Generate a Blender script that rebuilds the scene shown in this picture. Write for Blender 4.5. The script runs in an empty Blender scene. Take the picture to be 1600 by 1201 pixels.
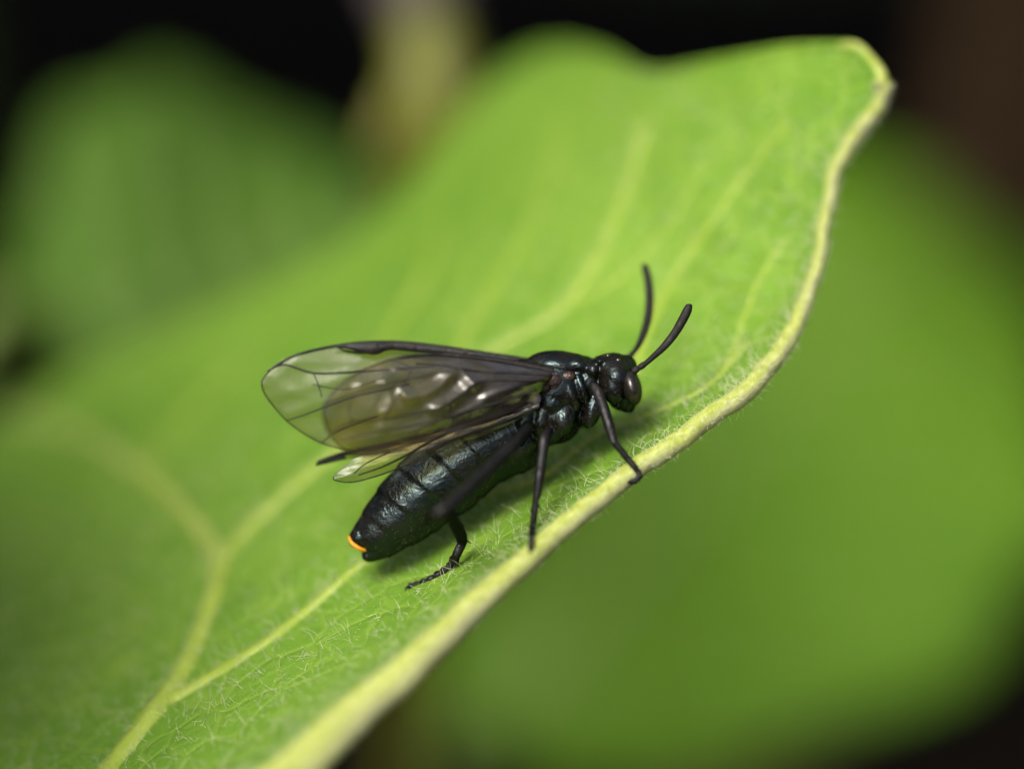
# Macro scene: a black sawfly on the rim of a hairy green leaf.  1 Blender unit = 1 cm.
import bpy, bmesh, math, random
import numpy as np
from mathutils import Vector, Matrix
from mathutils.bvhtree import BVHTree

random.seed(7)
rng = np.random.default_rng(7)
SC = bpy.context.scene
SC.unit_settings.system = 'METRIC'
SC.unit_settings.scale_length = 0.01
COL = SC.collection

# ------------------------------------------------------------------ camera
D = 15.0              # cm from lens to the sharp plane
PXCM = 570.0          # photo pixels per cm in the sharp plane
K = D * PXCM
H = 14.0              # height of the picture centre above the soil
PITCH = math.radians(30)
RT = np.array([1.0, 0, 0])
FW = np.array([0, math.cos(PITCH), -math.sin(PITCH)])
UP = np.array([0, math.sin(PITCH), math.cos(PITCH)])
CAM = np.array([0, 0, H]) - D * FW
cam = bpy.data.cameras.new('camera')
cam.sensor_width = 36.0
cam.lens = 36.0 * K / 1600.0
cam.clip_start = 0.05
cam.clip_end = 60000
cam.dof.use_dof = True
cam.dof.focus_distance = D - 0.05
APERTURE = 1.05       # cm, lens opening
cam.dof.aperture_fstop = cam.lens * 1e-3 / APERTURE
cam.dof.aperture_blades = 0
camo = bpy.data.objects.new('camera', cam)
COL.objects.link(camo)
camo.location = CAM
camo.rotation_euler = (math.radians(90) - PITCH, 0, 0)
SC.camera = camo

# ------------------------------------------------------------------ light
SUN = Vector((-0.34, -0.42, 0.84)).normalized()      # towards the sun
elev = math.asin(SUN.z)
azim = math.atan2(SUN.x, SUN.y)
world = bpy.data.worlds.new('World')
SC.world = world
world.use_nodes = True
wn = world.node_tree
sky = wn.nodes.new('ShaderNodeTexSky')
sky.sky_type = 'NISHITA'
sky.sun_disc = False
sky.sun_elevation = elev
sky.sun_rotation = azim
sky.dust_density = 9.0
sky.air_density = 0.4
sky.ozone_density = 0.3
wn.nodes['Background'].inputs['Strength'].default_value = 0.085
wn.links.new(sky.outputs[0], wn.nodes['Background'].inputs['Color'])
sl = bpy.data.lights.new('sun', 'SUN')
sl.energy = 1.35
sl.angle = math.radians(24)
sl.color = (1.0, 0.95, 0.86)
slo = bpy.data.objects.new('sun', sl)
COL.objects.link(slo)
slo.rotation_euler = SUN.to_track_quat('Z', 'Y').to_euler()
slo.location = (0, -20, 60)
SC.view_settings.view_transform = 'Standard'
SC.view_settings.look = 'None'
SC.view_settings.exposure = 1.33
SC.view_settings.gamma = 1.0
SC.view_settings.use_curve_mapping = False
SC.render.engine = 'CYCLES'
SC.cycles.use_denoising = True
try:
    SC.cycles.denoiser = 'OPENIMAGEDENOISE'
except Exception:
    pass
SC.cycles.use_adaptive_sampling = True
SC.cycles.adaptive_threshold = 0.015
SC.cycles.max_bounces = 7
SC.cycles.diffuse_bounces = 3
SC.cycles.glossy_bounces = 3
SC.cycles.transparent_max_bounces = 12
SC.cycles.sample_clamp_indirect = 4.0

# ------------------------------------------------------------------ helpers
def P(px, py, d=0.0):
    """photo pixel + distance d (cm) behind the sharp plane -> place in the scene"""
    return CAM + (D + d) * (FW + ((px - 800.0) / K) * RT - ((py - 600.5) / K) * UP)

def V(a):
    return Vector((float(a[0]), float(a[1]), float(a[2])))

def catmull(pts, n):
    pts = np.array(pts, float)
    m = len(pts)
    ts = np.linspace(0, m - 1, n)
    i = np.clip(ts.astype(int), 0, m - 2)
    f = (ts - i)[:, None]
    p0 = pts[np.clip(i - 1, 0, m - 1)]; p1 = pts[i]; p2 = pts[i + 1]; p3 = pts[np.clip(i + 2, 0, m - 1)]
    return 0.5 * ((2 * p1) + (-p0 + p2) * f + (2 * p0 - 5 * p1 + 4 * p2 - p3) * f ** 2 + (-p0 + 3 * p1 - 3 * p2 + p3) * f ** 3)

def mesh_obj(name, verts, faces, mat, parent=None, smooth=True):
    me = bpy.data.meshes.new(name)
    me.from_pydata([tuple(map(float, v)) for v in verts], [], faces)
    me.update()
    if smooth:
        me.shade_smooth()
    o = bpy.data.objects.new(name, me)
    COL.objects.link(o)
    if mat is not None:
        me.materials.append(mat)
    if parent is not None:
        o.parent = parent
        o.matrix_parent_inverse = parent.matrix_world.inverted()
    return o

def empty(name, loc, label, cat, group=None):
    o = bpy.data.objects.new(name, None)
    o.empty_display_size = 0.2
    COL.objects.link(o)
    o.location = V(loc)
    o.matrix_world = Matrix.Translation(V(loc))
    o['label'] = label
    o['category'] = cat
    if group:
        o['group'] = group
    return o

def tube_geo(path, rad, sides=10, flat=None, refn=None, cap=True, off=0):
    """rings round a 3D path; rad per point (cm); flat = (axis scale a, axis scale b)"""
    path = np.array(path, float)
    n = len(path)
    rad = np.broadcast_to(np.array(rad, float), (n,))
    tan = np.gradient(path, axis=0)
    tan /= np.linalg.norm(tan, axis=1)[:, None] + 1e-12
    ref = np.array(refn if refn is not None else FW, float)
    verts = []
    a = np.cross(tan[0], [0.3, 0.8, 0.5]) if abs(np.dot(ref, tan[0])) > 0.95 * np.linalg.norm(ref) else ref
    for k in range(n):
        a = a - tan[k] * np.dot(a, tan[k])          # carry the frame along so that bends never pinch
        if np.linalg.norm(a) < 1e-4:
            a = np.cross(tan[k], [0.3, 0.8, 0.5])
        a = a / np.linalg.norm(a)
        b = np.cross(tan[k], a)
        fa, fb = flat if flat else (1, 1)
        for j in range(sides):
            th = 2 * math.pi * j / sides
            verts.append(path[k] + rad[k] * (fa * math.cos(th) * a + fb * math.sin(th) * b))
    faces = []
    for k in range(n - 1):
        for j in range(sides):
            j2 = (j + 1) % sides
            faces.append((off + k * sides + j, off + k * sides + j2, off + (k + 1) * sides + j2, off + (k + 1) * sides + j))
    if cap:
        faces.append(tuple(off + j for j in reversed(range(sides))))
        faces.append(tuple(off + (n - 1) * sides + j for j in range(sides)))
    return verts, faces

def tube(name, path, rad, mat, parent=None, sides=10, **kw):
    v, f = tube_geo(path, rad, sides, **kw)
    return mesh_obj(name, v, f, mat, parent)

def ellipsoid_geo(c, ax, ay, az, nu=22, nv=14, off=0):
    """c centre; ax ay az = semi axis vectors"""
    verts = [c + az]
    for i in range(1, nv):
        ph = math.pi * i / nv
        for j in range(nu):
            th = 2 * math.pi * j / nu
            verts.append(c + ax * (math.sin(ph) * math.cos(th)) + ay * (math.sin(ph) * math.sin(th)) + az * math.cos(ph))
    verts.append(c - az)
    faces = []
    for j in range(nu):
        faces.append((off, off + 1 + j, off + 1 + (j + 1) % nu))
    for i in range(nv - 2):
        for j in range(nu):
            a = 1 + i * nu + j; b = 1 + i * nu + (j + 1) % nu
            faces.append((off + a, off + a + nu, off + b + nu, off + b))
    last = len(verts) - 1
    for j in range(nu):
        faces.append((off + last, off + 1 + (nv - 2) * nu + (j + 1) % nu, off + 1 + (nv - 2) * nu + j))
    return verts, faces

def ell(px, py, d, rx, ry, rd, rot=0.0, off=0, nu=22, nv=14):
    """ellipsoid: centre by pixel + depth, semi axes rx, ry in pixels in the picture plane, rd in cm in depth"""
    c = P(px, py, d)
    r = math.radians(rot)
    s = (D + d) / K
    ex = (RT * math.cos(r) + UP * math.sin(r)) * rx * s
    ey = (-RT * math.sin(r) + UP * math.cos(r)) * ry * s
    return ellipsoid_geo(c, ex, ey, FW * rd, nu, nv, off)

def hair_geo(base, direc, length, radius, bend, seg=4):
    """many thin curved tapering hairs in one mesh (numpy arrays)"""
    base = np.array(base, float); direc = np.array(direc, float)
    n = len(base)
    direc /= np.linalg.norm(direc, axis=1)[:, None]
    side = np.cross(direc, rng.normal(size=(n, 3)))
    side /= np.linalg.norm(side, axis=1)[:, None] + 1e-9
    length = np.broadcast_to(length, (n,)); radius = np.broadcast_to(radius, (n,)); bend = np.broadcast_to(bend, (n,))
    verts = np.zeros((n, seg + 1, 3, 3))
    for k in range(seg + 1):
        t = k / seg
        ctr = base + direc * (length * t * (1 - 0.25 * bend * t))[:, None] + side * (length * bend * t * t * 0.8)[:, None]
        e1 = np.cross(direc, side)
        r = radius * (1 - 0.8 * t)
        for j in range(3):
            th = 2 * math.pi * j / 3
            verts[:, k, j] = ctr + (side * math.cos(th) + e1 * math.sin(th)) * r[:, None]
    faces = []
    S = (seg + 1) * 3
    for i in range(n):
        o = i * S
        for k in range(seg):
            for j in range(3):
                a = o + k * 3 + j; b = o + k * 3 + (j + 1) % 3
                faces.append((a, b, b + 3, a + 3))
    return verts.reshape(-1, 3), faces

# ------------------------------------------------------------------ materials
def new_mat(name):
    m = bpy.data.materials.new(name)
    m.use_nodes = True
    nt = m.node_tree
    nt.nodes.clear()
    return m, nt, nt.nodes.new('ShaderNodeOutputMaterial')

def nd(nt, kind, **kw):
    n = nt.nodes.new(kind)
    for k, v in kw.items():
        if k in n.inputs:
            n.inputs[k].default_value = v
        else:
            setattr(n, k, v)
    return n

def ramp(nt, fac, stops):
    r = nt.nodes.new('ShaderNodeValToRGB')
    el = r.color_ramp.elements
    el[0].position, el[0].color = stops[0][0], (*stops[0][1], 1)
    el[1].position, el[1].color = stops[-1][0], (*stops[-1][1], 1)
    for p, c in stops[1:-1]:
        e = el.new(p); e.color = (*c, 1)
    nt.links.new(fac, r.inputs[0])
    return r.outputs[0]

def noise(nt, scale, detail=4, rough=0.55, vec=None, dist=0.0):
    n = nd(nt, 'ShaderNodeTexNoise', Scale=scale, Detail=detail, Roughness=rough, Distortion=dist)
    if vec is not None:
        nt.links.new(vec, n.inputs['Vector'])
    return n.outputs[0]

def coords(nt):
    return nt.nodes.new('ShaderNodeTexCoord').outputs['Object']

def leaf_mat(name, dark, light, trans=0.35, scale=1.0, rough=0.5, bump=0.4, veinlets=True, spec=0.35):
    m, nt, out = new_mat(name)
    co = coords(nt)
    n1 = noise(nt, 1.1 * scale, 5, 0.6, co)
    n2 = noise(nt, 9 * scale, 4, 0.6, co)
    add = nd(nt, 'ShaderNodeMath', operation='MULTIPLY_ADD'); add.inputs[1].default_value = 0.45
    nt.links.new(n2, add.inputs[0]); nt.links.new(n1, add.inputs[2])
    col = ramp(nt, add.outputs[0], [(0.45, dark), (0.95, light)])
    vor = nd(nt, 'ShaderNodeTexVoronoi', feature='DISTANCE_TO_EDGE', Scale=7.0 * scale)
    warp = nd(nt, 'ShaderNodeVectorMath', operation='MULTIPLY_ADD')
    nw = nd(nt, 'ShaderNodeTexNoise', Scale=5.0 * scale, Detail=2)
    nt.links.new(co, nw.inputs['Vector'])
    nt.links.new(nw.outputs['Color'], warp.inputs[0])
    warp.inputs[1].default_value = (0.12 / scale,) * 3
    nt.links.new(co, warp.inputs[2])
    nt.links.new(warp.outputs[0], vor.inputs['Vector'])
    vein = ramp(nt, vor.outputs['Distance'], [(0.0, (1, 1, 1)), (0.10, (0, 0, 0))])
    if veinlets:
        mix = nd(nt, 'ShaderNodeMix', data_type='RGBA')
        mf = nd(nt, 'ShaderNodeMath', operation='MULTIPLY'); mf.inputs[1].default_value = 0.38
        nt.links.new(vein, mf.inputs[0]); nt.links.new(mf.outputs[0], mix.inputs['Factor'])
        nt.links.new(col, mix.inputs[6])
        mix.inputs[7].default_value = (light[0] * 1.5, light[1] * 1.25, light[2] * 1.5, 1)
        col = mix.outputs[2]
    pr = nd(nt, 'ShaderNodeBsdfPrincipled', Roughness=rough)
    pr.inputs['Specular IOR Level'].default_value = spec
    nt.links.new(col, pr.inputs['Base Color'])
    tr = nd(nt, 'ShaderNodeBsdfTranslucent')
    hs = nd(nt, 'ShaderNodeMix', data_type='RGBA', blend_type='MULTIPLY'); hs.inputs['Factor'].default_value = 1
    nt.links.new(col, hs.inputs[6]); hs.inputs[7].default_value = (1.5, 1.5, 0.5, 1)
    nt.links.new(hs.outputs[2], tr.inputs['Color'])
    ms = nd(nt, 'ShaderNodeMixShader'); ms.inputs[0].default_value = trans
    nt.links.new(pr.outputs[0], ms.inputs[1]); nt.links.new(tr.outputs[0], ms.inputs[2])
    n3 = noise(nt, 30 * scale, 3, 0.6, co)
    sm = nd(nt, 'ShaderNodeMath', operation='MULTIPLY_ADD'); sm.inputs[1].default_value = -0.5
    nt.links.new(vein, sm.inputs[0]); nt.links.new(n3, sm.inputs[2])
    sm2 = nd(nt, 'ShaderNodeMath', operation='ADD')
    nt.links.new(sm.outputs[0], sm2.inputs[0]); nt.links.new(n2, sm2.inputs[1])
    b = nd(nt, 'ShaderNodeBump', Strength=bump, Distance=0.03 / scale)
    nt.links.new(sm2.outputs[0], b.inputs['Height'])
    nt.links.new(b.outputs[0], pr.inputs['Normal'])
    nt.links.new(ms.outputs[0], out.inputs['Surface'])
    return m

def plain_mat(name, c1, c2, scale, rough=0.5, bump=0.3, bdist=0.01, trans=0.0, spec=0.4, detail=4):
    m, nt, out = new_mat(name)
    co = coords(nt)
    n1 = noise(nt, scale, detail, 0.6, co)
    col = ramp(nt, n1, [(0.32, c1), (0.68, c2)])
    pr = nd(nt, 'ShaderNodeBsdfPrincipled', Roughness=rough)
    pr.inputs['Specular IOR Level'].default_value = spec
    nt.links.new(col, pr.inputs['Base Color'])
    b = nd(nt, 'ShaderNodeBump', Strength=bump, Distance=bdist)
    nt.links.new(noise(nt, scale * 2.3, detail, 0.6, co), b.inputs['Height'])
    nt.links.new(b.outputs[0], pr.inputs['Normal'])
    if trans > 0:
        tr = nd(nt, 'ShaderNodeBsdfTranslucent')
        nt.links.new(col, tr.inputs['Color'])
        ms = nd(nt, 'ShaderNodeMixShader'); ms.inputs[0].default_value = trans
        nt.links.new(pr.outputs[0], ms.inputs[1]); nt.links.new(tr.outputs[0], ms.inputs[2])
        nt.links.new(ms.outputs[0], out.inputs['Surface'])
    else:
        nt.links.new(pr.outputs[0], out.inputs['Surface'])
    return m

def chitin_mat(name, c1, c2, rough=0.3, spec_tint=(0.65, 0.9, 1.0), bump=0.5, fine=160, coarse=35, spec=0.6):
    m, nt, out = new_mat(name)
    co = coords(nt)
    n1 = noise(nt, 12, 4, 0.6, co)
    col = ramp(nt, n1, [(0.35, c1), (0.7, c2)])
    # velvety black cuticle: fine pile keeps the gloss even at every angle
    pr = nd(nt, 'ShaderNodeBsdfGlossy', Color=(*spec_tint, 1))
    df = nd(nt, 'ShaderNodeBsdfDiffuse')
    nt.links.new(col, df.inputs['Color'])
    n2 = noise(nt, coarse, 3, 0.6, co, 0.6)
    rr = nd(nt, 'ShaderNodeMapRange'); rr.inputs['From Min'].default_value = 0.3; rr.inputs['From Max'].default_value = 0.7
    rr.inputs['To Min'].default_value = rough * 0.7; rr.inputs['To Max'].default_value = rough * 1.35
    nt.links.new(n2, rr.inputs['Value']); nt.links.new(rr.outputs[0], pr.inputs['Roughness'])
    b1 = nd(nt, 'ShaderNodeBump', Strength=bump, Distance=0.012)
    nt.links.new(n2, b1.inputs['Height'])
    b2 = nd(nt, 'ShaderNodeBump', Strength=bump, Distance=0.004)
    nt.links.new(noise(nt, fine, 2, 0.6, co), b2.inputs['Height'])
    nt.links.new(b1.outputs[0], b2.inputs['Normal'])
    nt.links.new(b2.outputs[0], pr.inputs['Normal'])
    nt.links.new(b2.outputs[0], df.inputs['Normal'])
    ms = nd(nt, 'ShaderNodeMixShader'); ms.inputs[0].default_value = spec * 0.075
    nt.links.new(df.outputs[0], ms.inputs[1]); nt.links.new(pr.outputs[0], ms.inputs[2])
    nt.links.new(ms.outputs[0], out.inputs['Surface'])
    return m

def wing_mat(name, tint, haze=0.10, gloss=0.10, rough=0.22):
    m, nt, out = new_mat(name)
    co = coords(nt)
    n1 = noise(nt, 9, 4, 0.6, co)
    lo = tuple(t * 0.82 for t in tint)
    col = ramp(nt, n1, [(0.3, lo), (0.7, tint)])
    tp = nd(nt, 'ShaderNodeBsdfTransparent')
    at_ = nd(nt, 'ShaderNodeAttribute', attribute_name='smoke')
    mx = nd(nt, 'ShaderNodeMix', data_type='RGBA')
    nt.links.new(at_.outputs['Fac'], mx.inputs['Factor'])
    nt.links.new(col, mx.inputs[6]); mx.inputs[7].default_value = (tint[0] * 0.20, tint[1] * 0.19, tint[2] * 0.12, 1)
    nt.links.new(mx.outputs[2], tp.inputs['Color'])
    df = nd(nt, 'ShaderNodeBsdfDiffuse', Color=(0.15, 0.13, 0.12, 1))
    gl = nd(nt, 'ShaderNodeBsdfGlossy', Color=(0.95, 0.97, 0.95, 1), Roughness=rough)
    b = nd(nt, 'ShaderNodeBump', Strength=0.25, Distance=0.004)
    nt.links.new(noise(nt, 55, 3, 0.6, co, 0.5), b.inputs['Height'])
    nt.links.new(b.outputs[0], gl.inputs['Normal'])
    sadd = nd(nt, 'ShaderNodeMath', operation='MULTIPLY_ADD'); sadd.inputs[1].default_value = 0.022; sadd.inputs[2].default_value = gloss + 0.012
    nt.links.new(at_.outputs['Fac'], sadd.inputs[0])
    fr = nd(nt, 'ShaderNodeLayerWeight', Blend=0.35)
    nt.links.new(b.outputs[0], fr.inputs['Normal'])
    gf = nd(nt, 'ShaderNodeMath', operation='MULTIPLY_ADD'); gf.inputs[1].default_value = 0.16; gf.inputs[2].default_value = gloss
    nt.links.new(fr.outputs['Fresnel'], gf.inputs[0]); nt.links.new(sadd.outputs[0], gf.inputs[2])
    m1 = nd(nt, 'ShaderNodeMixShader'); m1.inputs[0].default_value = haze
    nt.links.new(tp.outputs[0], m1.inputs[1]); nt.links.new(df.outputs[0], m1.inputs[2])
    m2 = nd(nt, 'ShaderNodeMixShader')
    nt.links.new(gf.outputs[0], m2.inputs[0])
    nt.links.new(m1.outputs[0], m2.inputs[1]); nt.links.new(gl.outputs[0], m2.inputs[2])
    nt.links.new(m2.outputs[0], out.inputs['Surface'])
    return m

M = {}
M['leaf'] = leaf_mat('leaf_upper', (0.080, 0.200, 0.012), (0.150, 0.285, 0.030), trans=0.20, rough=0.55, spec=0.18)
M['rim'] = plain_mat('leaf_rim', (0.36, 0.46, 0.028), (0.60, 0.68, 0.22), 45, rough=0.5, bump=0.35, bdist=0.015, trans=0.45)
def two_tone(m, under, flecks):
    nt = m.node_tree
    pr = [n for n in nt.nodes if n.type == 'BSDF_PRINCIPLED'][0]
    src = pr.inputs['Base Color'].links[0].from_socket
    at_ = nd(nt, 'ShaderNodeAttribute', attribute_name='under')
    mx = nd(nt, 'ShaderNodeMix', data_type='RGBA')
    nt.links.new(at_.outputs['Fac'], mx.inputs['Factor'])
    nt.links.new(src, mx.inputs[6]); mx.inputs[7].default_value = (*under, 1)
    fl = ramp(nt, noise(nt, 95, 3, 0.65, coords(nt)), [(0.56, (0, 0, 0)), (0.66, (1, 1, 1))])
    mf = nd(nt, 'ShaderNodeMath', operation='MULTIPLY'); mf.inputs[1].default_value = 0.7
    nt.links.new(fl, mf.inputs[0])
    m2 = nd(nt, 'ShaderNodeMix', data_type='RGBA')
    nt.links.new(mf.outputs[0], m2.inputs['Factor'])
    nt.links.new(mx.outputs[2], m2.inputs[6]); m2.inputs[7].default_value = (*flecks, 1)
    nt.links.new(m2.outputs[2], pr.inputs['Base Color'])
two_tone(M['rim'], (0.58, 0.60, 0.36), (0.74, 0.76, 0.48))
M['vein'] = plain_mat('leaf_vein', (0.22, 0.33, 0.028), (0.29, 0.40, 0.05), 10, rough=0.5, bump=0.3, trans=0.2)
M['petiole'] = plain_mat('leaf_petiole', (0.07, 0.13, 0.015), (0.11, 0.17, 0.025), 6, rough=0.5)
M['hair'] = plain_mat('leaf_hair', (0.62, 0.66, 0.45), (0.80, 0.82, 0.62), 5, rough=0.35, bump=0, trans=0.35)
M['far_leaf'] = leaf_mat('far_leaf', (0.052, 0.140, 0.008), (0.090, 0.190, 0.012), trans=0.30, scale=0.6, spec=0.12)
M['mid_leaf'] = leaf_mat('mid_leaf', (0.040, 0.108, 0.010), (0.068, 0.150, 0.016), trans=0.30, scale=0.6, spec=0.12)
M['far_vein'] = plain_mat('far_vein', (0.12, 0.21, 0.05), (0.16, 0.25, 0.06), 8, trans=0.2)
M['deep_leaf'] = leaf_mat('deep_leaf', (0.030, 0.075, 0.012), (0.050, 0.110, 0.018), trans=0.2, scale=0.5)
M['shoot'] = plain_mat('shoot', (0.075, 0.095, 0.008), (0.12, 0.125, 0.012), 6)
M['bud'] = plain_mat('bud', (0.05, 0.042, 0.042), (0.08, 0.065, 0.068), 6)
M['dry'] = plain_mat('dry_stalk', (0.034, 0.021, 0.009), (0.060, 0.036, 0.016), 4)
M['soil'] = plain_mat('soil', (0.010, 0.009, 0.006), (0.028, 0.022, 0.013), 1.2, rough=0.95, bump=1.0, bdist=0.5, spec=0.1, detail=8)
M['chitin'] = chitin_mat('black_chitin', (0.002, 0.0025, 0.003), (0.010, 0.007, 0.0045), rough=0.22, spec_tint=(0.68, 0.98, 1.0), bump=0.36, fine=150, coarse=34, spec=0.62)
M['leg'] = chitin_mat('leg_chitin', (0.003, 0.003, 0.003), (0.012, 0.0115, 0.011), rough=0.40, spec_tint=(0.95, 0.98, 1), bump=0.5, spec=0.30)
M['antenna'] = chitin_mat('antenna_chitin', (0.003, 0.003, 0.003), (0.009, 0.009, 0.008), rough=0.65, spec_tint=(1, 1, 1), bump=0.3, spec=0.25)
M['brown'] = chitin_mat('brown_chitin', (0.012, 0.007, 0.005), (0.034, 0.019, 0.013), rough=0.32, spec_tint=(1, 0.9, 0.85))
M['eye'] = chitin_mat('eye_lens', (0.006, 0.005, 0.004), (0.012, 0.010, 0.008), rough=0.32, spec_tint=(1, 0.97, 0.95), bump=0.06, fine=260, coarse=200, spec=0.9)
M['ocellus'] = chitin_mat('ocellus_lens', (0.02, 0.016, 0.01), (0.04, 0.03, 0.02), rough=0.10, spec_tint=(1, 1, 1), bump=0.0, spec=0.9)
M['orange'] = plain_mat('orange_tip', (0.42, 0.17, 0.004), (0.58, 0.28, 0.008), 60, rough=0.45)
M['joint'] = chitin_mat('pale_joint', (0.10, 0.095, 0.09), (0.32, 0.30, 0.28), rough=0.22, spec_tint=(0.9, 0.95, 1.0), coarse=60, spec=0.8)
M['gold_hair'] = plain_mat('gold_hair', (0.07, 0.06, 0.035), (0.16, 0.13, 0.07), 30, rough=0.4, bump=0)
M['near_wing'] = wing_mat('near_wing_membrane', (0.60, 0.51, 0.26), haze=0.07, gloss=0.012, rough=0.20)
M['far_wing'] = wing_mat('far_wing_membrane', (0.78, 0.70, 0.56), haze=0.085, gloss=0.010, rough=0.28)
M['wing_vein'] = chitin_mat('wing_vein', (0.008, 0.007, 0.006), (0.022, 0.017, 0.014), rough=0.5, spec=0.25, spec_tint=(0.75, 0.9, 1))

# ------------------------------------------------------------------ setting: soil
g = 30000.0
ground = mesh_obj('ground', [(-g, -g, 0), (g, -g, 0), (g, g, 0), (-g, g, 0)], [(0, 1, 2, 3)], M['soil'], smooth=False)
ground['kind'] = 'structure'

# ------------------------------------------------------------------ the leaf the sawfly stands on
FRONT = [(-60, 1610), (100, 1475), (300, 1303), (480, 1150), (660, 998), (850, 832), (985, 725), (1100, 645), (1190, 570), (1245, 480),
         (1272, 400), (1285, 320), (1302, 250), (1338, 195), (1368, 155), (1378, 128)]
BACK = [(-420, 1420), (-300, 1200), (-170, 930), (-90, 740), (60, 615), (300, 500), (500, 410), (625, 310), (705, 205), (770, 130),
        (850, 82), (935, 84), (1015, 116), (1105, 100), (1230, 76), (1335, 70)]
EDGE_D = [-1.25, -1.0, -0.72, -0.42, -0.21, -0.10, -0.06, 0.0, 0.05, 0.10, 0.15, 0.20, 0.27, 0.35, 0.45, 0.50]
NF = 200
FC = catmull(FRONT, NF); BC = catmull(BACK, NF)
DC = catmull([(e, 0) for e in EDGE_D], NF)[:, 0]
_ph = np.linspace(0, 60, NF)
FC += np.stack([np.sin(_ph * 1.3) * 1.5 + np.sin(_ph * 3.1) * 0.8, np.sin(_ph * 1.7 + 1) * 1.5 + np.sin(_ph * 4.3) * 0.8], 1)

DATA = [(300, 1303, -.72), (480, 1150, -.42), (660, 998, -.21), (850, 832, -.1), (985, 725, -.06), (1100, 645, 0), (1190, 570, .05), (1272, 400, .15), (1302, 250, .27),
        (1368, 155, .42), (1378, 128, .48), (340, 880, .45), (200, 700, 1.25), (500, 730, .75), (950, 350, .9), (620, 300, 2.7), (1030, 110, 1.15), (1150, 270, .5), (1335, 70, .6),
        (850, 75, 2.3), (60, 615, 3.2), (300, 500, 2.9), (-170, 930, 1.1), (-300, 1200, .3), (230, 1110, .2), (700, 600, .75), (800, 450, .95), (1230, 76, .8), (600, 850, .25), (-60, 1600, -1.2), (100, 1475, -.98), (-420, 1420, 0), (600, 850, .1)] + [(640, 917, -.22), (700, 890, -.20), (760, 840, -.14)] * 5
def _terms(x, y):
    x = (x - 700) / 700.0; y = (y - 650) / 700.0
    return np.array([1, x, y, x * x, x * y, y * y, x ** 3, x * x * y, x * y * y, y ** 3])
COEF = np.linalg.lstsq(np.array([_terms(a, b) for a, b, _ in DATA]), np.array([c for _, _, c in DATA]), rcond=None)[0]

def leaf_at(ti, r):
    """point of the blade: ti = index along the front rim, r = 0 rim .. 1 back rim"""
    i = int(min(max(ti, 0), NF - 1.001)); f = ti - i
    a = FC[i] * (1 - f) + FC[i + 1] * f
    b = BC[i] * (1 - f) + BC[i + 1] * f
    e = DC[i] * (1 - f) + DC[i + 1] * f
    p = a + (b - a) * r
    s = np.linalg.norm(b - a) * r
    roll = 0.15 * (1 - 0.75 * min(1, max(0, (ti - 105) / 40.0)))
    d = float(_terms(p[0], p[1]) @ COEF) + roll * (1 - math.exp(-s / 28.0))
    k = min(1, s / 150)
    d += k * (0.030 * math.sin(p[0] * 0.011 + p[1] * 0.006) + 0.012 * math.sin(p[0] * 0.026 - p[1] * 0.019 + 1) + 0.006 * math.sin(p[0] * 0.045 + p[1] * 0.052))
    # crinkle towards the right of the blade
    w = math.exp(-((p[0] - 1150) / 90) ** 2 - ((p[1] - 440) / 80) ** 2)
    d += 0.012 * w * math.sin(p[0] * 0.07 + p[1] * 0.05) + 0.010 * w * math.sin(p[1] * 0.09 - p[0] * 0.03)
    return P(p[0], p[1], d), p, d

leaf = empty('hairy_leaf', P(-100, 1500, -1.1), 'large pale green hairy leaf with thick yellow rim that carries the black insect', 'leaf')
NR = 90
RR = np.linspace(0, 1, NR) ** 1.5
verts, faces = [], []
for i in range(NF):
    for r in RR:
        verts.append(leaf_at(i, r)[0])
for i in range(NF - 1):
    for j in range(NR - 1):
        a = i * NR + j
        faces.append((a, a + 1, a + NR + 1, a + NR))
blade = mesh_obj('blade', verts, faces, M['leaf'], leaf)
me = blade.data
if me.polygons[NR * 20].normal.dot(V(-FW)) < 0:
    me.flip_normals()
leaf_bvh = BVHTree.FromPolygons([V(v) for v in verts], faces)
so = blade.modifiers.new('thickness', 'SOLIDIFY')
so.thickness = 0.022; so.offset = -1

def onleaf(px, py):
    """where the sight line through a pixel meets the blade"""
    dr = V(P(px, py, 1) - CAM).normalized()
    h = leaf_bvh.ray_cast(V(CAM), dr)
    if h[0] is None:
        return None, None
    n = h[1]
    if n.dot(dr) > 0:
        n = -n
    return np.array(h[0]), np.array(n)

# rim: a thick rolled border along the front, thinner along the back
WID = catmull([(w, 0) for w in (46, 46, 40, 33, 24, 17.5, 16.5, 16, 15.5, 13, 11, 11, 12, 13, 12, 10)], NF)[:, 0]
edge = np.array([leaf_at(i, 0)[0] for i in range(NF)])
inn = np.array([leaf_at(i, 0.04)[0] for i in range(NF)])
verts, faces = [], []
SD = 14
for i in range(NF):
    t = edge[min(i + 1, NF - 1)] - edge[max(i - 1, 0)]; t /= np.linalg.norm(t)
    down = np.cross(FW, t); down /= np.linalg.norm(down)
    if np.dot(down, UP) > 0:
        down = -down
    b = np.cross(t, down)
    if np.dot(b, FW) < 0:
        b = -b
    w = WID[i] / PXCM * (1 + 0.02 * math.sin(i * 0.9) + 0.012 * math.sin(i * 2.3 + 1))
    c = edge[i] + down * w * 0.75 + b * 0.012
    for j in range(SD):
        th = 2 * math.pi * j / SD
        rr = 1 + 0.025 * math.sin(th * 3 + i * 0.7)
        verts.append(c + down * w * rr * math.cos(th) + b * 0.038 * rr * math.sin(th) * (0.75 + 0.25 * w / 0.04))
for i in range(NF - 1):
    for j in range(SD):
        faces.append((i * SD + j, i * SD + (j + 1) % SD, (i + 1) * SD + (j + 1) % SD, (i + 1) * SD + j))
faces.append(tuple(range(SD))); faces.append(tuple((NF - 1) * SD + j for j in reversed(range(SD))))
rim = mesh_obj('rim', verts, faces, M['rim'], leaf)
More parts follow.
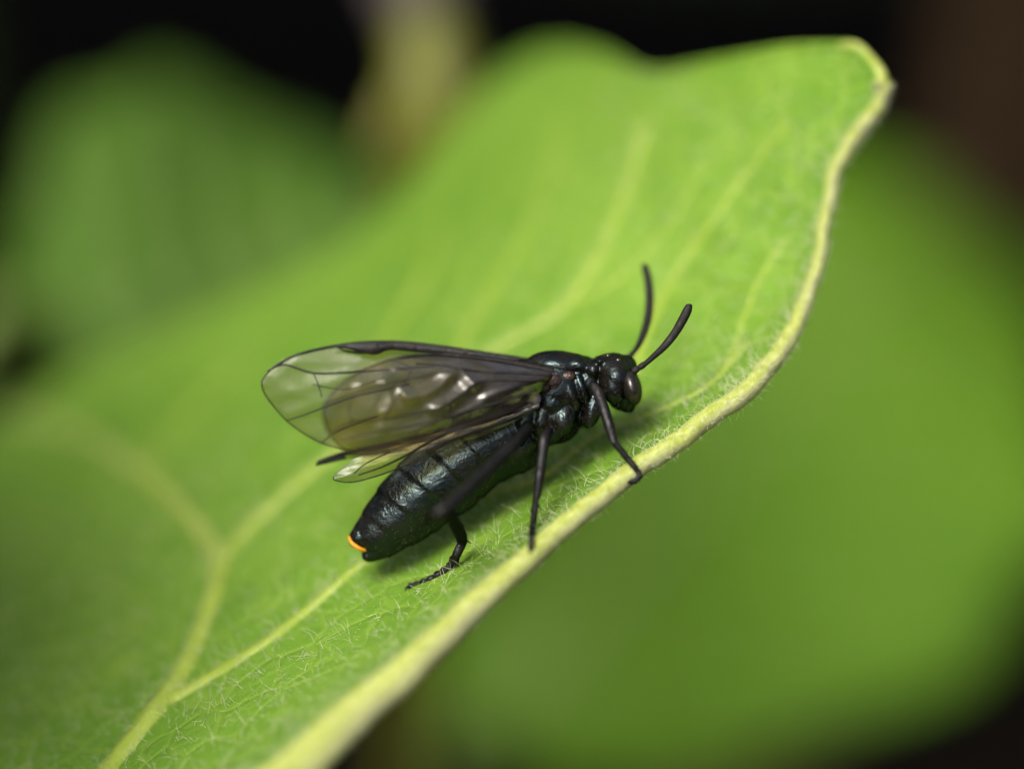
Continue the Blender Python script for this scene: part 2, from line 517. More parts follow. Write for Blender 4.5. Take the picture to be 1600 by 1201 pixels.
_at = rim.data.attributes.new('under', 'FLOAT', 'POINT')
_at.data.foreach_set('value', [min(1.0, max(0.0, 0.25 + 0.9 * math.cos(2 * math.pi * (k % SD) / SD) + 0.25 * math.sin(k // SD * 0.37) * math.sin(k // SD * 0.11 + 1))) for k in range(len(verts))])
rim['label'] = 'thick pale yellow rolled border of the leaf'
rim_bvh = BVHTree.FromPolygons([V(v) for v in verts], faces)
rim_verts = np.array(verts)
backp = [leaf_at(i, 1)[0] for i in range(0, NF, 2)]
backp = backp + [leaf_at(NF - 1, r)[0] for r in np.linspace(0.93, 0, 8)]
tube('back_rim', backp, 0.013, M['leaf'], leaf, 8)

tube('tip_rim', catmull([leaf_at(NF - 2, 0)[0] + UP * -0.01, leaf_at(NF - 1, 0.25)[0] + RT * 0.012, leaf_at(NF - 1, 0.6)[0] + RT * 0.012, leaf_at(NF - 1, 0.95)[0], leaf_at(NF - 6, 0.995)[0]], 24), np.linspace(0.021, 0.011, 24), M['rim'], leaf, 10)

# veins that stand out of the blade
def leaf_vein(pts, r0, r1, n=40):
    pts = catmull(pts, n)
    path, rad = [], []
    for k, p in enumerate(pts):
        q, nn = onleaf(p[0], p[1])
        if q is None:
            continue
        f = k / (n - 1)
        r = (r0 * (1 - f) + r1 * f) * (1 + 0.08 * math.sin(k * 1.7))
        path.append(q - nn * r * 0.62); rad.append(r * 1.25)
    return tube('vein', path, rad, M['vein'], leaf, 8) if len(path) > 3 else None

VEINS = [
    ([(60, 1330), (150, 1225), (240, 1112), (292, 1035), (328, 945), (345, 875)], 0.040, 0.030),
    ([(345, 875), (322, 838), (285, 795), (225, 740), (150, 690), (70, 660), (0, 650)], 0.028, 0.018),
    ([(345, 875), (400, 815), (460, 762), (520, 710), (600, 650), (700, 585), (800, 530), (880, 480), (940, 390), (985, 280), (1010, 190)], 0.026, 0.013),
    ([(262, 1095), (340, 1050), (420, 1000), (490, 945), (560, 885), (650, 822), (750, 775), (850, 742), (930, 680), (1020, 645), (1110, 600), (1170, 530)], 0.024, 0.008),
    ([(985, 600), (1020, 500), (1060, 420), (1110, 350), (1160, 280), (1230, 190)], 0.014, 0.007),
    ([(520, 710), (570, 600), (620, 505), (660, 440), (690, 350)], 0.017, 0.010),
    ([(700, 585), (740, 500), (800, 400), (850, 300), (880, 180)], 0.014, 0.007),
    ([(225, 740), (280, 660), (340, 600), (400, 560)], 0.014, 0.008),
    ([(880, 480), (960, 440), (1040, 360), (1100, 260)], 0.010, 0.005),
    ([(1110, 600), (1140, 560), (1180, 450), (1230, 370)], 0.009, 0.005),
]
for v in VEINS:
    leaf_vein(*v)
# stalk of the leaf, running down to the soil
pb = leaf_at(0, 0.45)[0]
tube('petiole', catmull([pb + np.array([0.15, 0.1, 0.05]), pb + np.array([-0.7, -0.3, -0.7]), pb + np.array([-1.6, -0.3, -4.0]), np.array([pb[0] - 1.9, pb[1], -0.3])], 30),
     np.linspace(0.11, 0.17, 30), M['petiole'], leaf, 12)

# hairs of the leaf: one countless mass
hb, hd, hl, hr, hbend = [], [], [], [], []
def add_hair(p, direc, L, r, bend):
    hb.append(p); hd.append(direc); hl.append(L); hr.append(r); hbend.append(bend)
NHAIR = 11000
_len = np.linalg.norm(FC - BC, axis=1) * np.linalg.norm(np.gradient(FC, axis=0), axis=1)
_cum = np.cumsum(_len); _cum /= _cum[-1]
for _ in range(NHAIR):
    ti = min(max(float(np.searchsorted(_cum, random.random())) + random.random() - 0.5, 0), NF - 2)
    r = random.random() ** 1.7
    q, p, d = leaf_at(ti, r)
    if d > 1.6:
        continue
    q2 = leaf_at(min(ti + .5, NF - 1.01), r)[0] - q
    q3 = leaf_at(ti, min(r + .01, 1))[0] - q
    n = np.cross(q2, q3)
    n /= np.linalg.norm(n) + 1e-12
    if np.dot(n, FW) > 0:
        n = -n
    dr = n + rng.normal(size=3) * 0.75
    if np.dot(dr, n) < 0.15:
        dr = dr + n
    L = random.choice((0.008, 0.012, 0.016, 0.02, 0.03, 0.045, 0.06)) * random.uniform(0.7, 1.2)
    add_hair(q - n * 0.002, dr, L, 0.0008, random.uniform(0.2, 1.3))
# fringe along the inner and the outer side of the rim
for _ in range(2500):
    i = random.randrange(18, NF - 1)
    j = random.randrange(SD)
    p = rim_verts[i * SD + j]
    p = p + (rim_verts[(i + 1) * SD + j] - p) * random.random()
    c = rim_verts[i * SD:(i + 1) * SD].mean(axis=0)
    n = p - c; n /= np.linalg.norm(n)
    up = np.dot(n, UP) - 0.4 * np.dot(n, RT)
    L = (random.uniform(0.015, 0.045) if up > 0.1 else random.uniform(0.008, 0.026))
    if up > 0.1 and random.random() < 0.25:
        L *= 0.5
    add_hair(p - n * 0.003, n + rng.normal(size=3) * 0.45, L, 0.0008, random.uniform(0.3, 1.4))
# hairs on the big veins
for vp, r0, r1 in VEINS[:4]:
    cc = catmull(vp, 400)
    for _ in range(420):
        k = random.randrange(400)
        q, n = onleaf(cc[k][0] + random.uniform(-14, 14), cc[k][1] + random.uniform(-10, 10))
        if q is None:
            continue
        add_hair(q, n + rng.normal(size=3) * 0.55, random.uniform(0.02, 0.055), 0.0008, random.uniform(0.2, 1.1))
v, f = hair_geo(hb, hd, np.array(hl), np.array(hr), np.array(hbend))
hair = mesh_obj('leaf_hair', v, f, M['hair'], leaf)
hair['kind'] = 'stuff'

# ------------------------------------------------------------------ leaves further back
def far_leaf(name, label, base, tip, width, face, mat, vmat, bow=0.3, cup=0.25, shape=0.75, stalk=None, group=None, n=28, m=13, nvein=5, lobed=0.06, power=0.6):
    """a whole leaf: base and tip in the scene, width in cm, face = direction its upper side looks"""
    base = np.array(base, float); tip = np.array(tip, float)
    face = np.array(face, float)
    ax = tip - base; L = np.linalg.norm(ax); ax /= L
    face = face - ax * np.dot(face, ax); face /= np.linalg.norm(face)
    side = np.cross(ax, face)
    ob = empty(name, base, label, 'leaf', group)
    def at(u, v):
        w = width * 0.5 * (math.sin(math.pi * u ** shape) ** power if 0 < u < 1 else 0) * (1 + lobed * math.sin(u * 23))
        return base + ax * L * u + side * w * v + face * (bow * L * math.sin(math.pi * u) * 0.5 - 0 + cup * w * v * v + 0.03 * width * math.sin(u * 9 + v * 3))
    vs, fs = [], []
    us = np.linspace(0.01, 0.995, n)
    for u in us:
        for v in np.linspace(-1, 1, m):
            vs.append(at(u, v))
    for i in range(n - 1):
        for j in range(m - 1):
            a = i * m + j
            fs.append((a, a + 1, a + m + 1, a + m))
    bl = mesh_obj('blade', vs, fs, mat, ob)
    if bl.data.polygons[len(fs) // 2].normal.dot(V(face)) < 0:
        bl.data.flip_normals()
    s_ = bl.modifiers.new('thickness', 'SOLIDIFY'); s_.thickness = 0.03; s_.offset = -1
    tube('midrib', [at(u, 0) + face * 0.01 for u in us], np.linspace(0.012, 0.004, n) * width * 0.6 + 0.01, vmat, ob, 8)
    for k in range(nvein):
        u0 = 0.10 + 0.75 * k / nvein
        for sg in (-1, 1):
            tube('vein', [at(min(u0 + 0.20 * t, 0.97), sg * t * 0.93) + face * 0.008 for t in np.linspace(0, 1, 10)],
                 np.linspace(0.022, 0.008, 10), vmat, ob, 6)
    foot = np.array(stalk if stalk is not None else (base[0] - ax[0] * 1.0, base[1] - ax[1] * 1.0, 0.0), float)
    foot[2] = -0.2
    b0 = at(0.02, 0)
    tube('petiole', catmull([b0 + ax * 0.1, b0 - ax * 0.5 - np.array([0, 0, 0.2]), (b0 * 0.5 + foot * 0.5) - ax * 0.4, foot], 24), np.linspace(0.06, 0.11, 24), M['petiole'], ob, 8)
    return ob

CAMDIR = -FW
face_up = np.array([0, -0.35, 0.94])
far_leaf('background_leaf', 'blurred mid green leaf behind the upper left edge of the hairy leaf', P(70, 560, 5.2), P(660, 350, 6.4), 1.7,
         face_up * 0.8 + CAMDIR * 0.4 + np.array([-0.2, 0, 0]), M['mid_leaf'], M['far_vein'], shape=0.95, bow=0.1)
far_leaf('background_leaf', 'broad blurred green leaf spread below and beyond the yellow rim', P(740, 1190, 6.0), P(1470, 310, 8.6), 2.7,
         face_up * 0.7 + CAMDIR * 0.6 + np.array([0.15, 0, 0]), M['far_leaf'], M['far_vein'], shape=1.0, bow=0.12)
# big leaves added out of view to keep the soil behind in shade
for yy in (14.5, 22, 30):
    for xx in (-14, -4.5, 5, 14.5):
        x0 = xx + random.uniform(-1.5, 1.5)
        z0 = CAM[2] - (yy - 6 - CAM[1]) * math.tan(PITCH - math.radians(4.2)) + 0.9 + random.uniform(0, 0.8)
        far_leaf('added_canopy_leaf', 'big dark green leaf added out of view to shade the soil behind the hairy leaf', (x0, yy + 5, z0 - 0.8), (x0 + random.uniform(-2, 2), yy - 6, z0), 12.5,
                 (random.uniform(-.15, .15), -0.1, 1), M['deep_leaf'], M['far_vein'], bow=0.12, cup=-0.15, shape=0.9, group='added leaves that shade the soil', n=16, m=7)
# a leaf added out of view so that a soft shade falls on the left side
q = P(60, 950, 0.6) + 2.7 * np.array(SUN)
far_leaf('added_overhang_leaf', 'green leaf added out of view to shade the left end of the hairy leaf', q + np.array([-4.4, 0.9, -0.2]), q + np.array([0.5, -0.5, 0.1]), 4.6, (0.2, -0.2, 1), M['far_leaf'], M['far_vein'], bow=0.1, cup=-0.1,
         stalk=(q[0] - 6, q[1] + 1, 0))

# yellow-green shoot with a bud behind the leaf
shoot = empty('young_shoot', (P(655, 300, 4.2)[0], P(655, 300, 4.2)[1] + 1.0, 0), 'yellow green young shoot with a greyish pink bud behind the leaf edge', 'shoot')
sp = [np.array([P(655, 300, 4.2)[0], P(655, 300, 4.2)[1] + 1.0, -0.2]), P(640, 900, 4.8), P(655, 300, 4.2), P(685, 200, 4.0), P(672, 90, 4.0), P(660, 10, 4.1)]
tube('stem', catmull(sp, 50), np.interp(np.linspace(0, 1, 50), [0, .5, .72, .82, 1], [.10, .11, .13, .12, .08]), M['shoot'], shoot, 12)
bv, bf = ellipsoid_geo(P(658, -40, 4.1), RT * 0.17, FW * 0.17, UP * 0.24)
mesh_obj('bud', bv, bf, M['bud'], shoot)
for k, (dx, dy, rot) in enumerate(((-35, 130, 60), (30, 150, 120), (-10, 60, 95), (25, 40, 110))):
    c = P(672 + dx, 30 + dy, 4.0 + 0.1 * k)
    r = math.radians(rot)
    a = (RT * math.cos(r) + UP * math.sin(r)) * 0.22; bb = (-RT * math.sin(r) + UP * math.cos(r)) * 0.07
    bv, bf = ellipsoid_geo(c, a, bb, FW * 0.05)
    mesh_obj('leaflet', bv, bf, M['shoot'], shoot)

# dry brown stalk
b0 = P(1580, 130, 14)
stalk = empty('dry_stalk', (b0[0] - 2.6, b0[1] + .2, 0), 'dry brown upright stalk standing behind the broad green leaf', 'stalk')
tube('stem', catmull([(b0[0] - 2.6, b0[1] + .2, -0.2), (b0[0] - 1.6, b0[1], 3), b0, (b0[0] - 0.2, b0[1], b0[2] + 5), (b0[0] + .1, b0[1], b0[2] + 9)], 40), 0.27 * (1 + 0.1 * np.sin(np.arange(40))), M['dry'], stalk, 12)

# ------------------------------------------------------------------ the sawfly
D0 = 0.06     # depth of the insect's middle plane
fly = empty('sawfly', P(760, 800, D0), 'black sawfly with smoky wings and orange tail tip standing on the hairy leaf', 'insect')

bv, bf = [], []
def add(vf):
    v, f = vf
    o = len(bv)
    bv.extend(v); bf.extend([tuple(i + o for i in q) for q in f])

# abdomen: stations (back point, belly point, half width in cm)
ST = [((549, 838), (583, 876), 0.030), ((552, 828), (608, 869), 0.055), ((566, 803), (638, 853), 0.075), ((585, 774), (670, 836), 0.092), ((610, 742), (700, 813), 0.105),
      ((640, 712), (735, 792), 0.115), ((672, 682), (762, 767), 0.12), ((708, 655), (788, 748), 0.12), ((752, 630), (812, 738), 0.115), ((800, 605), (845, 722), 0.105)]
A = catmull([s[0] for s in ST], 150); B = catmull([s[1] for s in ST], 150); Wd = catmull([(s[2], 0) for s in ST], 150)[:, 0]
ring = 40
vs, fs = [], []
for k in range(150):
    u = k / 149
    c = (A[k] + B[k]) / 2; h = (A[k] - B[k]) / 2
    seg = (u * 7.6 + 0.3) % 1.0                      # overlapping plates: each swells towards the tail and steps down
    swell = 1.04 + 0.055 * (1 - seg) ** 0.8 * (1 if seg > 0.06 else seg / 0.06) - 0.025
    for j in range(ring):
        th = 2 * math.pi * j / ring
        cs, sn = math.cos(th), math.sin(th)
        # belly a little flatter and keeled
        hh = h * cs * swell
        lap = 1.0 if cs > -0.35 else 0.5
        p2 = c + hh
        vs.append(P(p2[0], p2[1], D0 + Wd[k] * sn * swell * (1 - 0.12 * max(0, -cs))))
for k in range(149):
    for j in range(ring):
        j2 = (j + 1) % ring
        fs.append((k * ring + j, k * ring + j2, (k + 1) * ring + j2, (k + 1) * ring + j))
fs.append(tuple(reversed(range(ring)))); fs.append(tuple(149 * ring + j for j in range(ring)))
add((vs, fs))
# sheath at the tail, below the last plate
add(ell(583, 862, D0, 20, 14, 0.035, 35))
add(ell(574, 868, D0 - 0.012, 9, 8, 0.02, 20))
add(ell(562, 838, D0, 20, 16, 0.05, 50))
# thorax
add(ell(866, 606, D0, 62, 56, 0.135, -15))        # middle thorax
add(ell(868, 648, D0, 43, 46, 0.115, 10))         # side plate below
add(ell(815, 640, D0, 48, 48, 0.125, -30))        # hind thorax
add(ell(872, 572, D0 - 0.02, 52, 25, 0.10, -4))   # back hump
add(ell(903, 571, D0 - 0.03, 28, 18, 0.085, -25))
add(ell(815, 580, D0, 45, 20, 0.09, 8))           # scutellum
add(ell(890, 612, D0 - 0.085, 12, 34, 0.045, 25)) # side plates that face the viewer
add(ell(908, 604, D0 - 0.075, 10, 30, 0.045, 20))
add(ell(862, 628, D0 - 0.09, 24, 22, 0.04, 10))
add(ell(880, 655, D0 - 0.08, 20, 28, 0.045, -10))
add(ell(845, 655, D0 - 0.085, 16, 30, 0.04, -8))
add(ell(820, 655, D0 - 0.09, 16, 26, 0.04, -20))
add(ell(918, 594, D0, 26, 40, 0.105, 15))         # collar
add(ell(926, 578, D0 - 0.05, 16, 16, 0.07, 0))
add(ell(940, 598, D0, 18, 22, 0.06, 0))           # neck
for sg in (-1, 1):
    add(ell(926, 640, D0 + sg * 0.06, 15, 31, 0.04, -18))    # fore hips
    add(ell(858, 676, D0 + sg * 0.06, 22, 20, 0.05, 10))     # middle hips
    add(ell(818, 694, D0 + sg * 0.06, 22, 26, 0.05, -30))    # hind hips
# head
add(ell(962, 590, D0 - 0.01, 33, 40, 0.135, 12))
add(ell(952, 577, D0 - 0.01, 27, 26, 0.115, 0))
add(ell(975, 575, D0 - 0.01, 20, 22, 0.09, -30))
add(ell(972, 618, D0 - 0.01, 24, 24, 0.09, 20))
add(ell(981, 632, D0 - 0.01, 14, 12, 0.06, 40))
add(ell(988, 600, D0 - 0.01, 12, 32, 0.08, 12))
add(ell(986, 637, D0 - 0.01, 9, 6, 0.04, 60))
add(ell(958, 600, D0 - 0.09, 20, 34, 0.05, 8))
add(ell(937, 565, D0 - 0.03, 13, 10, 0.09, 20))
tmp = mesh_obj('body_rough', bv, bf, None)
rm = tmp.modifiers.new('r', 'REMESH'); rm.mode = 'VOXEL'; rm.voxel_size = 0.0042; rm.use_smooth_shade = True
sm = tmp.modifiers.new('s', 'SMOOTH'); sm.factor = 0.5; sm.iterations = 3
dg = bpy.context.evaluated_depsgraph_get()
bm_ = bpy.data.meshes.new_from_object(tmp.evaluated_get(dg))
bpy.data.objects.remove(tmp)
bm_.name = 'body'; bm_.materials.clear(); bm_.materials.append(M['chitin']); bm_.shade_smooth()
body = bpy.data.objects.new('body', bm_)
COL.objects.link(body); body.parent = fly; body.matrix_parent_inverse = fly.matrix_world.inverted()
body_v = np.zeros(len(bm_.vertices) * 3); bm_.vertices.foreach_get('co', body_v); body_v = body_v.reshape(-1, 3)
body_n = np.array([tuple(n.vector) for n in bm_.vertex_normals])
body_bvh = BVHTree.FromPolygons([V(v) for v in body_v], [tuple(p.vertices) for p in bm_.polygons])

def onbody(px, py):
    dr = V(P(px, py, 1) - CAM).normalized()
    h = body_bvh.ray_cast(V(CAM), dr)
    if h[0] is None:
        return P(px, py, D0), -FW
    return np.array(h[0]), np.array(h[1])

def blob(name, px, py, rx, ry, rd, rot, mat, sink=0.4, parent=None):
    q, n = onbody(px, py)
    c = q + FW * rd * sink
    r = math.radians(rot); s = 1 / PXCM
    ex = (RT * math.cos(r) + UP * math.sin(r)) * rx * s; ey = (-RT * math.sin(r) + UP * math.cos(r)) * ry * s
    v, f = ellipsoid_geo(c, ex, ey, FW * rd, 20, 14)
    return mesh_obj(name, v, f, mat, parent or fly)

# eyes
for sg in (-1, 1):
    v, f = ell(986.5, 605, D0 - 0.01 + sg * 0.080, 15.5, 28, 0.060, 14, nu=32, nv=20)
    mesh_obj('compound_eye', v, f, M['eye'], fly)
blob('ocellus', 966, 563, 4.2, 3.6, 0.006, 0, M['ocellus'], 0.2)
blob('ocellus', 950, 556, 3.6, 3.0, 0.006, 0, M['ocellus'], 0.2)
# brown wing hinge plates and the pale joint of the hind wing
blob('wing_hinge', 864, 599, 17, 14, 0.016, 30, M['brown'], 0.72)
blob('wing_hinge', 886, 589, 15, 10, 0.016, 15, M['brown'], 0.75)
blob('wing_hinge', 852, 606, 10, 8, 0.03, 20, M['brown'], 0.2)
blob('wing_joint', 834, 623, 12, 11, 0.04, 30, M['joint'], -0.2)
blob('wing_joint', 837, 634, 7, 5, 0.03, 30, M['joint'], -0.2)
blob('wing_joint', 822, 606, 5, 4, 0.03, 30, M['joint'], -0.2)
# orange tip
tip = catmull([(545, 838), (550, 848), (559, 855), (568, 859), (575, 858)], 16)
tube('tail_tip', [P(p[0], p[1], D0 - 0.022 - 0.018 * math.sin(k / 15 * math.pi)) for k, p in enumerate(tip)], 0.0045 + 0.002 * np.sin(np.linspace(0, math.pi, 16)), M['orange'], fly, 8)['label'] = 'bright orange tip of the tail'

# antennae: short base joints and one long club
def antenna(pts, rads, base_pts):
    cp = catmull(pts, 40)
    fl = tube('antenna', [P(*p) for p in cp], np.interp(np.linspace(0, 1, 40), np.linspace(0, 1, len(rads)), rads) / PXCM, M['antenna'], fly, 14)
    for (p0, p1, r) in base_pts:
        c0, c1 = P(*p0), P(*p1)
        tube('base_joint', [c0, c0 * .75 + c1 * .25, c0 * .25 + c1 * .75, c1], np.array([.75, 1, 1, .75]) * r / PXCM, M['antenna'], fl, 12)
    return fl
antenna([(1006, 570, -0.03), (1020, 558, -0.04), (1038, 541, -0.05), (1054, 521, -0.05), (1067, 499, -0.05), (1074, 485, -0.05), (1077, 477, -0.05), (1077.5, 474.5, -0.05)],
        [3.8, 4.6, 5.9, 6.8, 7.4, 7.2, 5.2, 1.4], [((988, 582, -0.03), (998, 574, -0.03), 5.5), ((998, 575, -0.03), (1008, 568, -0.03), 5.0)])
antenna([(987, 553, 0.11), (996, 542, 0.13), (1005, 522, 0.16), (1012, 498, 0.19), (1015, 470, 0.22), (1013, 440, 0.25), (1008, 418, 0.27), (1006, 411, 0.27)],
        [3.6, 4.4, 5.9, 6.8, 7.0, 6.8, 5.8, 1.6], [((976, 566, 0.08), (983, 558, 0.10), 5.0), ((983, 558, 0.10), (989, 551, 0.11), 4.4)])

# legs: one tapering jointed mesh each
def leg(pts, claws=True):
    """pts = (px, py, depth, radius px)"""
    ps = np.array(pts, float)
    path, rad = [], []
    for k in range(len(ps) - 1):
        a, b = ps[k], ps[k + 1]
        L = np.hypot(*(b - a)[:2])
        for t in np.linspace(0, 1, 8, endpoint=False):
            q = a + (b - a) * t
            path.append(P(q[0], q[1], q[2])); rad.append(q[3] / PXCM)
    path.append(P(*ps[-1][:3])); rad.append(ps[-1][3] / PXCM)
    path = np.array(path)
    for _ in range(2):
        path[1:-1] = path[1:-1] * 0.5 + (path[:-2] + path[2:]) * 0.25
    nt_ = len(rad)
    for k in range(int(nt_ * 0.72), nt_):            # beaded foot joints
        rad[k] *= 1 + 0.20 * math.sin((k - nt_ * 0.72) * 2 * math.pi / 5.0)
    v, f = tube_geo(path, rad, 12)
    o = mesh_obj('leg', v, f, M['leg'], fly)
    if claws:
        e = path[-1]; t = path[-1] - path[-4]; t /= np.linalg.norm(t)
        for sg in (-1, 1):
            w = np.cross(t, FW); w /= np.linalg.norm(w)
            c = [e - t * 0.004, e + t * 0.006 + FW * sg * 0.006, e + t * 0.010 + FW * sg * 0.010 - UP * 0.008]
            tube('claw', c, [0.0035, 0.0028, 0.0008], M['leg'], o, 6)
    # short bristles on the shin
    b, dd = [], []
    for _ in range(130):
        k = random.randrange(6, len(path) - 1)
        n = rng.normal(size=3); tt = path[k] - path[k - 1]; tt /= np.linalg.norm(tt)
        n -= tt * np.dot(n, tt); n /= np.linalg.norm(n)
        b.append(path[k] + n * rad[k] * 0.9); dd.append(n * 0.8 + tt * 0.8)
    hv, hf = hair_geo(b, dd, rng.uniform(0.006, 0.014, len(b)), 0.0006, 0.3, 2)
    h = mesh_obj('bristle', hv, hf, M['leg'], o); h['kind'] = 'stuff'
    return o

def spur(o, p0, p1, d):
    a = P(p0[0], p0[1], d); b = P(p1[0], p1[1], d)
    tube('spur', [a, (a + b) / 2, b], [0.004, 0.003, 0.0006], M['leg'], o, 6)

def dl(px, py, lift=0.012):
    q, n = onleaf(px, py)
    if q is None:
        return 0.0
    q = q + n * lift
    return float(np.dot(q - CAM, FW) - D)

def drim(px, py, lift=0.01):
    dr = V(P(px, py, 1) - CAM).normalized()
    h = rim_bvh.ray_cast(V(CAM), dr)
    if h[0] is None:
        return dl(px, py, lift)
    return float(np.dot(np.array(h[0]) - CAM, FW) - D) - lift

# right side (towards the viewer)
r_ = drim(996, 720)
leg([(926, 600, -0.075, 5), (934, 612, -0.09, 8.8), (944, 640, -0.12, 8.8), (954, 672, -0.14, 8), (959, 690, -0.15, 6), (966, 698, -0.15, 4.8), (980, 716, min(-0.12, r_ - 0.01), 5), (990, 727, r_ - 0.012, 4.6),
     (997, 737, r_ - 0.010, 4.2), (1000, 745, r_ - 0.012, 4.2), (993, 751, r_ - 0.012, 4.2), (984, 752.5, r_ - 0.010, 4.0), (974, 753.5, r_ - 0.006, 3.6)])
r_ = drim(832, 850)
o = leg([(858, 672, -0.06, 7), (851, 684, -0.14, 8.5), (847, 710, -0.16, 8), (843, 745, -0.17, 7.6), (839, 772, -0.17, 6.2), (837, 780, -0.17, 5), (835, 800, -0.165, 5.2), (832, 825, -0.155, 4.8),
         (830, 842, r_ - 0.012, 4), (829, 858, r_ - 0.006, 4), (830, 868, r_, 5)])
spur(o, (838, 782), (847, 800), -0.17); spur(o, (834, 785), (829, 800), -0.17)
dh = dl(700, 890); de = dl(640, 917)
o = leg([(812, 690, -0.05, 9), (826, 668, -0.12, 8), (800, 697, -0.24, 9.5), (760, 735, -0.36, 10), (720, 772, -0.45, 10), (690, 797, -0.50, 9.5), (682, 801, -0.50, 8), (692, 800, -0.44, 8), (706, 806, -0.28, 9), (712, 820, -0.18, 9.5), (721, 838, -0.08, 9.5),
         (722, 848, -0.06, 7.5), (714, 865, dh - 0.05, 7), (705, 884, dh - 0.004, 7.2), (690, 893, dh, 5.4), (672, 905, (dh + de) / 2, 5.2), (655, 911, de, 4.4), (638, 916, de, 4.4)])
spur(o, (716, 815), (726, 822), -0.15); spur(o, (722, 840), (737, 849), -0.07); spur(o, (703, 886), (707, 896), dh - .005)
# left side (away from the viewer, mostly hidden behind the body)
leg([(926, 640, 0.12, 7), (918, 652, 0.14, 8), (908, 662, 0.16, 7), (900, 655, 0.18, 5), (905, 640, dl(905, 640) - 0.02, 4), (915, 632, dl(915, 632), 3.6), (928, 628, dl(928, 628), 3.2)])
leg([(850, 690, 0.10, 9), (836, 705, 0.12, 10), (832, 715, 0.13, 9), (826, 705, 0.16, 6), (812, 690, dl(812, 690) - 0.04, 5), (800, 680, dl(800, 680), 4), (785, 672, dl(785, 672), 3.4)])
leg([(820, 695, 0.10, 9), (805, 715, 0.11, 12), (790, 738, 0.12, 12), (783, 745, 0.13, 9), (772, 740, 0.17, 6), (740, 730, dl(740, 730) - 0.05, 5), (715, 735, dl(715, 735), 4), (690, 745, dl(690, 745), 3.4)])

# wings
def wing(name, top, bot, d_base, d_tip, mat, ridges=(), bulge=0.02, nu=90, nv=36, fold=0.0, amp=0.012):
    """membrane spanned between two outlines; ridges = [(polyline px, height cm, width px)]"""
    T_ = catmull(top, nu); B_ = catmull(bot, nu)
    rid = [(catmull(r[0], 40), r[1], r[2]) for r in ridges]
    grid = np.zeros((nu, nv, 3))
    for i in range(nu):
        u = i / (nu - 1)
        for j in range(nv):
            v = j / (nv - 1)
            p = T_[i] * (1 - v) + B_[i] * v
            d = d_base + (d_tip - d_base) * u - bulge * math.sin(math.pi * v) + fold * (v - 0.5)
            cw = min(1.0, math.hypot(*(T_[i] - B_[i])) / 130.0) ** 1.5
            d += cw * 0.004 * abs(math.sin(v * 8 + u * 3)) * (0.4 + u) + cw * 0.0025 * abs(math.sin(u * 13 - v * 5)) + 0.0007 * math.sin(u * 41 + v * 13)
            for c, hgt, wd in rid:
                dist = np.min(np.hypot(c[:, 0] - p[0], c[:, 1] - p[1]))
                d -= (0.35 + 0.65 * cw) * hgt * (max(0.0, 1 - dist / (wd * 1.9)) ** 1.2)
            grid[i, j] = (p[0], p[1], d)
    verts = [P(*g_) for g_ in grid.reshape(-1, 3)]
    faces = [(i * nv + j, i * nv + j + 1, (i + 1) * nv + j + 1, (i + 1) * nv + j) for i in range(nu - 1) for j in range(nv - 1)]
    o = mesh_obj(name, verts, faces, mat, fly)
    at_ = o.data.attributes.new('smoke', 'FLOAT', 'POINT')
    at_.data.foreach_set('value', [min(1.0, max(0.0, 1.40 - 2.1 * (k // nv) / (nu - 1))) for k in range(nu * nv)])
    bvh = BVHTree.FromPolygons([V(v) for v in verts], faces)
    def vein(pts, r0, r1, nm='vein', n=36, mat=None):
        cc = catmull(pts, n)
        path = []
        for c in cc:
            dr = V(P(c[0], c[1], 1) - CAM).normalized()
            h = bvh.ray_cast(V(CAM), dr)
            if h[0] is not None:
                path.append(np.array(h[0]))
        if len(path) > 3:
            return tube(nm, path, np.linspace(r0, r1, len(path)) / PXCM, mat or M['wing_vein'], o, 8)
    return o, vein, verts, (nu, nv)

# far forewing
fw2, vein, _, _ = wing('forewing', [(868, 568), (800, 557), (740, 548), (680, 539), (620, 533), (560, 534), (500, 543), (452, 557), (422, 575), (408, 596)],
                       [(860, 585), (800, 620), (740, 655), (680, 685), (620, 700), (560, 706), (505, 695), (455, 665), (422, 630), (408, 604)], 0.10, 0.05, M['far_wing'],
                       [([(420, 620), (500, 600), (600, 585)], 0.006, 12), ([(440, 650), (520, 625), (600, 600)], 0.006, 10)], bulge=0.015)
vein([(866, 569), (800, 559), (740, 550), (680, 541), (620, 535), (560, 536), (500, 545), (455, 558), (425, 576)], 4.5, 1.8)
vein([(424, 577), (410, 594), (412, 612), (424, 630), (456, 664), (506, 693), (558, 704)], 1.2, 0.9)
vein([(415, 581), (442, 570), (466, 576), (492, 583), (540, 582), (600, 578), (680, 572)], 1.2, 2.2)
vein([(490, 583), (497, 600), (503, 620)], 1.0, 0.9)
vein([(443, 658), (470, 650), (505, 637), (560, 618), (640, 600)], 0.9, 1.8)
vein([(502, 692), (530, 672), (590, 650)], 0.9, 1.4)
vein([(488, 600), (540, 608), (600, 590)], 0.7, 1.0)
vein([(604, 537), (580, 550), (545, 549), (525, 541)], 2.4, 1.6)
